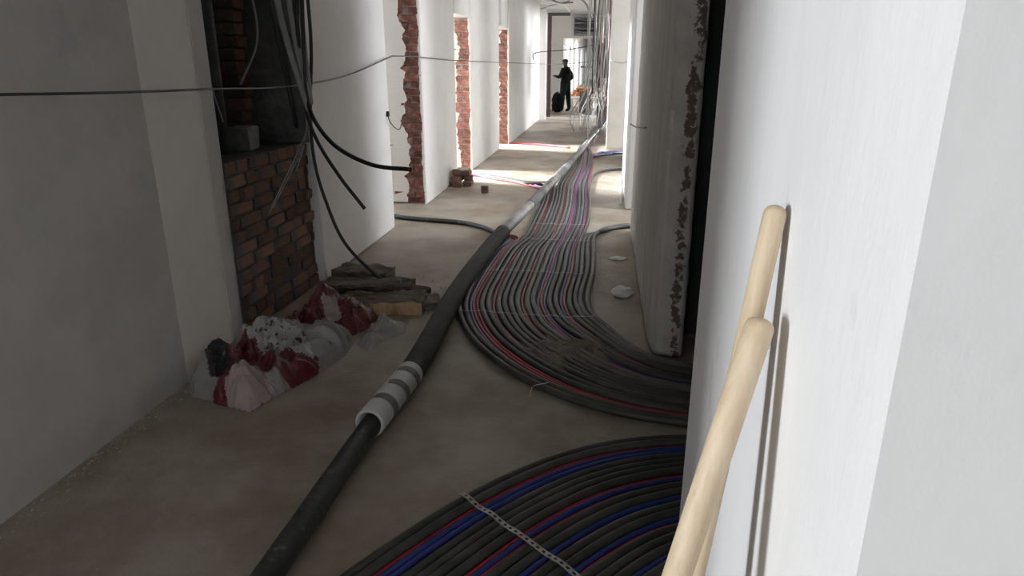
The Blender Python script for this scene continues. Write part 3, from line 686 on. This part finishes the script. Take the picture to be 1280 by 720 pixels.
def sheet(root, poly, h, seed, zones, default, step=.009, rise=.05, amp=.8, lumps=()):
    """crumpled film draped over rubbish: fold lines from ridged noise, cut into coloured panels"""
    xs = [p[0] for p in poly]; ys = [p[1] for p in poly]; rr = random.Random(int(seed*10)); base = root.location
    nx = int((max(xs)-min(xs))/step)+2; ny = int((max(ys)-min(ys))/step)+2; V = {}
    for j in range(ny):
        for i in range(nx):
            x = min(xs)+i*step+rr.uniform(-.3, .3)*step; y = min(ys)+j*step+rr.uniform(-.3, .3)*step
            d, near = edge_dist((x, y), poly)
            if not inside((x, y), poly):
                if d > step*.75: continue
                w_ = 1+.6*noise.noise(Vector((near.x*9, near.y*9, seed)))
                x, y = near.x+(x-near.x)*.3*w_, near.y+(y-near.y)*.3*w_; d = 0
            q = Vector((x*4.2, y*4.2, seed)); q += Vector((noise.noise(q*.8), noise.noise(q*.8+Vector((5, 5, 5))), 0))*1.1
            rg = 1-abs(noise.noise(q))*2.6; rg2 = 1-abs(noise.noise(q*2.3+Vector((0, 0, 7))))*2.4
            z = h*(1-math.exp(-d/rise))
            for (lx, ly, lr, lh) in lumps: z += lh*math.exp(-((x-lx)**2+(y-ly)**2)/lr**2)*min(1, d/.03)
            q3 = q*5.1; z *= 1-amp*.60+amp*.60*rg+amp*.30*rg2; z += amp*.018*(1-abs(noise.noise(q3))*2.4)*min(1, d/.03)
            V[i, j] = (x, y, max(.003, z))
    out = {}; Z = {}
    for (i, j), p in V.items():
        if (i+1, j) in V and (i, j+1) in V and (i+1, j+1) in V:
            a, b, c, d_ = V[i, j], V[i+1, j], V[i+1, j+1], V[i, j+1]
            m = tuple((a[k]+b[k]+c[k]+d_[k])/4 for k in range(3)); px = project((m[0], m[1], .12)); key = default
            for nm, mt, zp in zones:
                if inside(px, zp): key = (nm, mt); break
            Z[i, j] = key
    for key in {k for k in Z.values() if k != default}:      # keep one connected piece of each panel
        cells = {c for c, k in Z.items() if k == key}; isl = []
        while cells:
            st = [cells.pop()]; cur = set(st)
            while st:
                a, b = st.pop()
                for n_ in ((a+1, b), (a-1, b), (a, b+1), (a, b-1)):
                    if n_ in cells: cells.discard(n_); cur.add(n_); st.append(n_)
            isl.append(cur)
        big = max(isl, key=len)
        for cur in isl:
            if cur is not big:
                for c in cur: Z[c] = default
    for (i, j), key in Z.items():
        a, b, c, d_ = V[i, j], V[i+1, j], V[i+1, j+1], V[i, j+1]
        out.setdefault(key, MB()).add([Vector(v_)-base for v_ in (a, b, c, d_)], [(0, 1, 2), (0, 2, 3)] if (i+j) % 2 else [(0, 1, 3), (1, 2, 3)])
    for (nm, mt), mb in out.items():
        me = mb.mesh(nm); bm = bmesh.new(); bm.from_mesh(me); bmesh.ops.remove_doubles(bm, verts=bm.verts, dist=.0004); bm.to_mesh(me); bm.free()
        o = link(nm, me, mt, root); md = o.modifiers.new('thick', 'SOLIDIFY'); md.thickness = .0015
sack = tag(empty('plastic_sack', (-1.80, 3.08, 0)), 'torn clear plastic sack with dark red and black print against the pale pilaster', 'sack')
sheet(sack, [(-2.08, 2.92), (-2.0, 2.85), (-1.86, 2.80), (-1.72, 2.76), (-1.64, 2.74), (-1.61, 2.86), (-1.55, 3.0), (-1.48, 3.2), (-1.43, 3.45), (-1.45, 3.66), (-1.62, 3.76), (-1.85, 3.70), (-2.09, 3.55), (-2.09, 3.2)],
      .13, 3.1, [('black_panel', 'black_film', [(255,437),(272,432),(290,455),(284,470),(262,468)]),
               ('printed_panel', 'white_print', [(305,428),(335,412),(375,415),(392,438),(330,445)]),
               ('pink_flap', 'pink_film', [(279,474),(300,464),(332,458),(345,480),(320,530),(300,520),(286,506)]),
               ('red_panel', 'red_film', [(286,440),(310,428),(330,445),(395,436),(400,448),(360,460),(322,458),(300,464),(282,474),(283,500),(262,475),(284,468)])],
      ('film', 'film'), lumps=[(-1.98, 3.05, .10, .07), (-1.85, 3.32, .14, .09), (-1.72, 2.86, .07, .07), (-1.55, 3.5, .09, .03)])
sack2 = tag(empty('plastic_sack', (-1.68, 3.85, 0)), 'crumpled dark red sack in front of the brick infill', 'sack')
sheet(sack2, [(-1.98, 3.72), (-1.80, 3.70), (-1.62, 3.66), (-1.50, 3.72), (-1.42, 3.88), (-1.44, 4.06), (-1.60, 4.16), (-1.85, 4.14), (-2.0, 4.0)],
      .13, 8.4, [('white_panel', 'pink_film', [(402,384),(420,380),(428,392),(412,396)]), ('dark_panel', 'black_film', [(370,400),(398,392),(402,430),(378,440)])],
      ('red_panel', 'red_film'), lumps=[(-1.74, 3.94, .10, .12), (-1.55, 3.98, .08, .06)])
scrap = tag(empty('plastic_film', (-1.34, 3.75, 0)), 'loose scrap of clear plastic film in front of the pale wood slab', 'film')
sheet(scrap, [(-1.42, 3.60), (-1.32, 3.52), (-1.29, 3.66), (-1.20, 3.82), (-1.22, 3.95), (-1.36, 3.98), (-1.44, 3.85)], .05, 5.5, [], ('film', 'film'), lumps=[(-1.34, 3.85, .05, .07)], amp=.8, rise=.03)
def slab(name, c, sx, sy, sz, rz, seed, m, label, front=None, tilt=(0, 0), nx=18, ny=8):
    v = []; f = []; rr = random.Random(seed)
    def P(u, w_, top):
        e = .5
        x = u*sx*(1+.10*noise.noise(Vector((w_*3, seed, 0)))); y = w_*sy*(1+.14*noise.noise(Vector((u*3, seed, 2)))+.05*noise.noise(Vector((u*13, seed, 2))))
        z = sz*(1+.25*noise.noise(Vector((u*4, w_*4, seed)))+.12*noise.noise(Vector((u*14, w_*9, seed)))) if top else .0
        z += u*tilt[0]+w_*tilt[1]
        return (c[0]+x*math.cos(rz)-y*math.sin(rz), c[1]+x*math.sin(rz)+y*math.cos(rz), c[2]+z)
    for top in (0, 1):
        for j in range(ny+1):
            for i in range(nx+1): v.append(P(i/nx-.5, j/ny-.5, top))
    K = (nx+1)*(ny+1); ix = lambda i, j, t: t*K+j*(nx+1)+i
    for j in range(ny):
        for i in range(nx):
            f.append((ix(i,j,1), ix(i+1,j,1), ix(i+1,j+1,1), ix(i,j+1,1))); f.append((ix(i,j,0), ix(i,j+1,0), ix(i+1,j+1,0), ix(i+1,j,0)))
    nf = len(f)
    for i in range(nx): f.append((ix(i,0,0), ix(i+1,0,0), ix(i+1,0,1), ix(i,0,1)))
    nf2 = len(f)
    for i in range(nx): f.append((ix(i,ny,1), ix(i+1,ny,1), ix(i+1,ny,0), ix(i,ny,0)))
    for j in range(ny): f.append((ix(0,j,1), ix(0,j+1,1), ix(0,j+1,0), ix(0,j,0))); f.append((ix(nx,j,0), ix(nx,j+1,0), ix(nx,j+1,1), ix(nx,j,1)))
    me = MB().add(v, f).mesh(name); me.materials.append(MATS[m])
    if front:
        me.materials.append(MATS[front])
        for i in range(nf, nf2): me.polygons[i].material_index = 1
    return tag(link(name, me, None), label, 'wood')
slab('wood_slab', (-1.46, 4.23, 0), .56, .26, .085, .17, 1, 'grey_wood', 'thick split wood slab with a pale broken edge near the plastic sacks', 'pale_wood')
slab('wood_scrap', (-1.20, 4.33, 0), .20, .22, .05, .30, 5, 'grey_wood', 'short grey wood scrap under the end of the drooping black cable', 'grey_wood')
slab('wood_scrap', (-1.66, 4.52, .0), .62, .20, .09, .12, 2, 'grey_wood', 'weathered board behind the thick split wood slab')
slab('wood_scrap', (-1.78, 4.78, .0), .42, .22, .11, -.1, 3, 'grey_wood', 'dark weathered board lying against the first white pier')
slab('wood_scrap', (-1.62, 4.42, .10), .45, .16, .03, .22, 4, 'grey_wood', 'thin splintered board on top of the wood pile', tilt=(.03, -.02))
o = bevelbox(.12, .19, .05, .008, .008).build('brick_fragment', 'sooty_brick'); o.location = (-1.33, 4.55, .002); o.rotation_euler = (0, 0, 1.3)
tag(o, 'dull red brick fragment behind the wood slab', 'brick')

# ------------------------------------------------------------------ small heap of bricks by the second pier
hb = [(-1.98, 9.00, 0, .2, 's'), (-1.84, 9.05, 0, .05, 's'), (-1.97, 9.0, .072, -.15, 's'), (-1.84, 9.06, .072, .3, 'h'), (-1.92, 9.02, .144, 1.5, 's')]
hl = ['dark brick at the bottom of the small heap, nearest the second pier', 'dark brick at the bottom of the small heap, away from the pier', 'dark brick in the middle course of the small heap, nearest the pier', 'half brick in the middle course of the small heap', 'dark brick on top of the small heap by the second pier']
for (x, y, z, r, k), lb in zip(hb, hl):
    o = bevelbox(.115, .245 if k == 's' else .13, .068, .008, .004).build('loose_brick', 'burnt_brick'); o.location = (x, y, z+.002); o.rotation_euler = (0, 0, r); tag(o, lb, 'brick', 'bricks of the small heap')
o = bevelbox(.10, .13, .03, .005, .003).build('plaster_chunk', 'white_sleeve'); o.location = (-1.90, 9.0, .216); o.rotation_euler = (0, 0, .7); tag(o, 'white plaster chunk lying on top of the small brick heap', 'plaster')
q = onz(606, 241)
cup = tag(empty('paper_cup', (q.x, q.y, 0)), 'small brown tin standing on the floor near the brick heap', 'tin')
def lathe(prof, n=20):
    mb = MB(); v = []; f = []
    for r, z in prof:
        for k in range(n): a = 2*PI*k/n; v.append((r*math.cos(a), r*math.sin(a), z))
    for j in range(len(prof)-1):
        for k in range(n): f.append((j*n+k, j*n+(k+1) % n, (j+1)*n+(k+1) % n, (j+1)*n+k))
    return mb.add(v, f)
cup.name = 'tin_can'
lathe([(.001, .002), (.042, .002), (.047, .01), (.050, .08), (.046, .08), (.043, .012), (.001, .01)]).build('can_body', 'burnt_brick', cup, True)
lathe([(.050, .076), (.054, .078), (.054, .084), (.049, .084), (.049, .076)]).build('rim', 'grey_tape', cup, True)
# stones and scraps
def stone(name, q, s, m, label, seed):
    bm = bmesh.new(); bmesh.ops.create_icosphere(bm, subdivisions=3, radius=1)
    for v in bm.verts:
        r = 1+.3*noise.noise(v.co*1.6+Vector((seed, 0, 0)))+.12*noise.noise(v.co*5+Vector((seed, 0, 0)))
        v.co = Vector((v.co.x*s[0]*r, v.co.y*s[1]*r, max(0, v.co.z*.8+.6)*s[2]*r))
    me = bpy.data.meshes.new(name); bm.to_mesh(me); bm.free(); o = link(name, me, m); o.location = q; return tag(o, label, 'stone')
stone('mortar_lump', onz(778, 370), (.075, .07, .05), 'white_putty', 'pale mortar lump on the floor beside the rough partition', 2)
stone('plaster_flake', onz(773, 324), (.075, .05, .014), 'white_putty', 'flat white plaster flake on the floor beside the rough partition', 5)
# crumbs: too many to count
mb = MB(); rr = random.Random(5)
def crumb(x, y, s):
    pts = [(rr.uniform(-1, 1)*s+x, rr.uniform(-1, 1)*s+y, .001) for _ in range(3)]
    top = (x+rr.uniform(-.3, .3)*s, y+rr.uniform(-.3, .3)*s, .001+s*rr.uniform(.5, 1.1))
    mb.add(pts+[top], [(0, 1, 2), (0, 1, 3), (1, 2, 3), (2, 0, 3)])
for _ in range(420):
    y = rr.uniform(1.7, 3.6); crumb(-2.12+abs(rr.gauss(0, .05)), y, rr.uniform(.003, .011))
for _ in range(260): crumb(rr.uniform(-2.05, .2), rr.uniform(1.6, 7), rr.uniform(.003, .009))
for _ in range(160): crumb(-1.6+rr.gauss(0, .25), 4.6+rr.gauss(0, .25), rr.uniform(.004, .014))
for _ in range(160): crumb(rr.uniform(-.05, .24), rr.uniform(3.9, 6.8), rr.uniform(.003, .009))
tag(mb.build('plaster_crumbs', 'rubble'), 'scattered pale plaster crumbs along the wall foot and floor', 'rubble', kind='stuff')

# ------------------------------------------------------------------ far debris and the standing man
o = bevel(MB().box((-.20, -.08, 0), (.17, .08, .64)).build('grey_board', 'plaster_board'), .02); o.location = (-.78, 23.0, .0); o.rotation_euler = (-.12, 0, .1); tag(o, 'upright grey plasterboard offcut beside the standing man', 'board')
rr = random.Random(3)
for c in range(4):
    for k in range(5-c//2):
        o = bevelbox(.12, .25, .068, .006, .004).build('orange_brick', 'orange_brick'); o.location = (-1.32+.15*k+.05*c, 25.6+rr.uniform(-.05, .05), .38+c*.072); o.rotation_euler = (0, 0, rr.uniform(-.3, .3))
        tag(o, 'orange brick stacked on the white pallet behind the standing man', 'brick', 'orange bricks on the pallet')
pal = tag(empty('white_pallet', (-1.0, 25.6, 0)), 'white pallet carrying orange bricks behind the standing man', 'pallet')
for s in (-.36, 0, .36): MB().box((s-.05, -.3, 0), (s+.05, .3, .30)).build('bearer', 'wire_white', pal)
for j in range(4): MB().box((-.46, -.3+.16*j, .30), (.46, -.19+.16*j, .33)).build('board', 'wire_white', pal)
o = link('rubbish_bag', crumple((-1.70, 22.9, 0), (.17, .17, .66), 0, 3.7, .22), 'cloth_black'); tag(o, 'black rubbish bag standing behind the man', 'bag')
for k in range(8):
    x0 = rr.uniform(-1.5, -.4); P = [(x0, 21+rr.uniform(0, 1.5), .06), (x0+rr.uniform(.1, .5), 21.3+rr.uniform(0, 1), .07), (x0+rr.uniform(.4, .9), 20.7+rr.uniform(0, 1.2), .062)]
    P = [(x, y, .012) for x, y, z in P] if True else P
    tag(MB().tube(spline(P, .08), .012, 5).build('loose_wire', rr.choice(('wire_white', 'wire_grey', 'wire_black')), None, True), 'loose wire scrap on the floor around the standing man', 'wire', 'wire scraps near the man')
pump = tag(empty('stand', (-.95, 27.5, 0)), 'dark upright stand with a crossbar behind the grey board', 'stand')
MB().tube([(0, 0, .02), (0, 0, 1.35)], .05, 8).build('pole', 'dark_steel', pump)
MB().tube([(-.22, 0, 1.35), (.22, 0, 1.35)], .03, 8).build('crossbar', 'dark_steel', pump)
lathe([(.001, .04), (.25, .03), (.26, .0), (.001, .0)]).build('base', 'dark_steel', pump)

def person():
    V = {'pel': (0, 0, .90, .16, .15), 'wst': (.0, .01, 1.02, .165, .15), 'cst': (.0, .02, 1.22, .195, .175), 'nb': (0, .03, 1.38, .10, .09), 'nk': (-.015, .03, 1.45, .062, .062),
         'h1': (-.03, .03, 1.53, .085, .092), 'h2': (-.035, .03, 1.60, .095, .10), 'h3': (-.03, .03, 1.66, .055, .065),
         'ls': (-.03, -.18, 1.35, .085, .085), 'le': (-.13, -.25, 1.12, .07, .07), 'lw': (-.27, -.16, 1.15, .045, .045), 'lh': (-.34, -.13, 1.17, .038, .034),
         'rs': (.04, .20, 1.35, .085, .085), 're': (.14, .29, 1.10, .068, .068), 'rw': (-.02, .28, .99, .046, .046), 'rh': (-.09, .26, .98, .038, .034),
         'lp': (-.03, -.11, .82, .125, .125), 'lk': (-.07, -.12, .48, .092, .092), 'la': (-.07, -.12, .09, .068, .068), 'lt': (-.21, -.13, .04, .045, .038),
         'rp': (.03, .11, .82, .125, .125), 'rk': (.06, .13, .48, .092, .092), 'ra': (.10, .14, .09, .068, .068), 'rtt': (-.04, .16, .04, .045, .038)}
    E = [('pel','wst'),('wst','cst'),('cst','nb'),('nb','nk'),('nk','h1'),('h1','h2'),('h2','h3'),('nb','ls'),('ls','le'),('le','lw'),('lw','lh'),('nb','rs'),('rs','re'),('re','rw'),('rw','rh'),
         ('pel','lp'),('lp','lk'),('lk','la'),('la','lt'),('pel','rp'),('rp','rk'),('rk','ra'),('ra','rtt')]
    # fingers
    for s, hnd in (('l', 'lh'), ('r', 'rh')):
        b = V[hnd]
        for k in range(4):
            n = '%sf%d' % (s, k); V[n] = (b[0]-.075+.006*abs(k-1), b[1]+.018*(k-1.5), b[2]-.01, .009, .009); E.append((hnd, n))
        V[s+'th'] = (b[0]-.02, b[1]+(.045 if s == 'l' else -.045), b[2]+.03, .010, .010); E.append((hnd, s+'th'))
    keys = list(V); me = bpy.data.meshes.new('body')
    me.from_pydata([V[k][:3] for k in keys], [(keys.index(a), keys.index(b)) for a, b in E], [])
    o = bpy.data.objects.new('body', me); COL.objects.link(o)
    md = o.modifiers.new('skin', 'SKIN'); o.modifiers.new('sub', 'SUBSURF').levels = 1; o.modifiers['sub'].render_levels = 1
    if not me.skin_vertices: me.attributes
    for i, k in enumerate(keys):
        sv = me.skin_vertices[0].data[i]; sv.radius = V[k][3:5]; sv.use_root = (k == 'pel')
    dg = bpy.context.evaluated_depsgraph_get(); ev = o.evaluated_get(dg); m2 = bpy.data.meshes.new_from_object(ev)
    bpy.data.objects.remove(o)
    m2.materials.clear()
    for n in ('skin', 'cloth_black', 'cloth_grey_shaded'): m2.materials.append(MATS[n])
    for p in m2.polygons:
        c = p.center; p.use_smooth = True
        hand = (c.x < -.285 and c.z > 1.0) or (c.x < -.045 and .9 < c.z < 1.06 and c.y > .215)
        p.material_index = 0 if (c.z > 1.45 or hand) else (1 if (c.z > .92 or c.z < .09) else 2)
    return m2
root = tag(empty('person', (-1.44, 23.0, 0), -.25), 'person in black top, dark trousers and cap standing side-on at the corridor end', 'person')
link('body', person(), None, root)
capb = lathe([(.104, 0), (.108, .02), (.10, .06), (.065, .09), (.001, .10)]).build('cap', 'cap_grey_shaded', root, True); capb.location = (-.035, .03, 1.60)
for s in (-1, 1):
    e = MB().tube([(-.03, .03+s*.083, 1.56), (-.02, .03+s*.1, 1.58), (-.03, .03+s*.083, 1.61)], .012, 6).build('ear', 'skin', root, True)
MB().tube([(-.10, .03, 1.585), (-.135, .03, 1.555), (-.10, .03, 1.54)], [.008, .013, .008], 6).build('nose', 'skin', root, True)
root.scale = (.96, .96, .96)
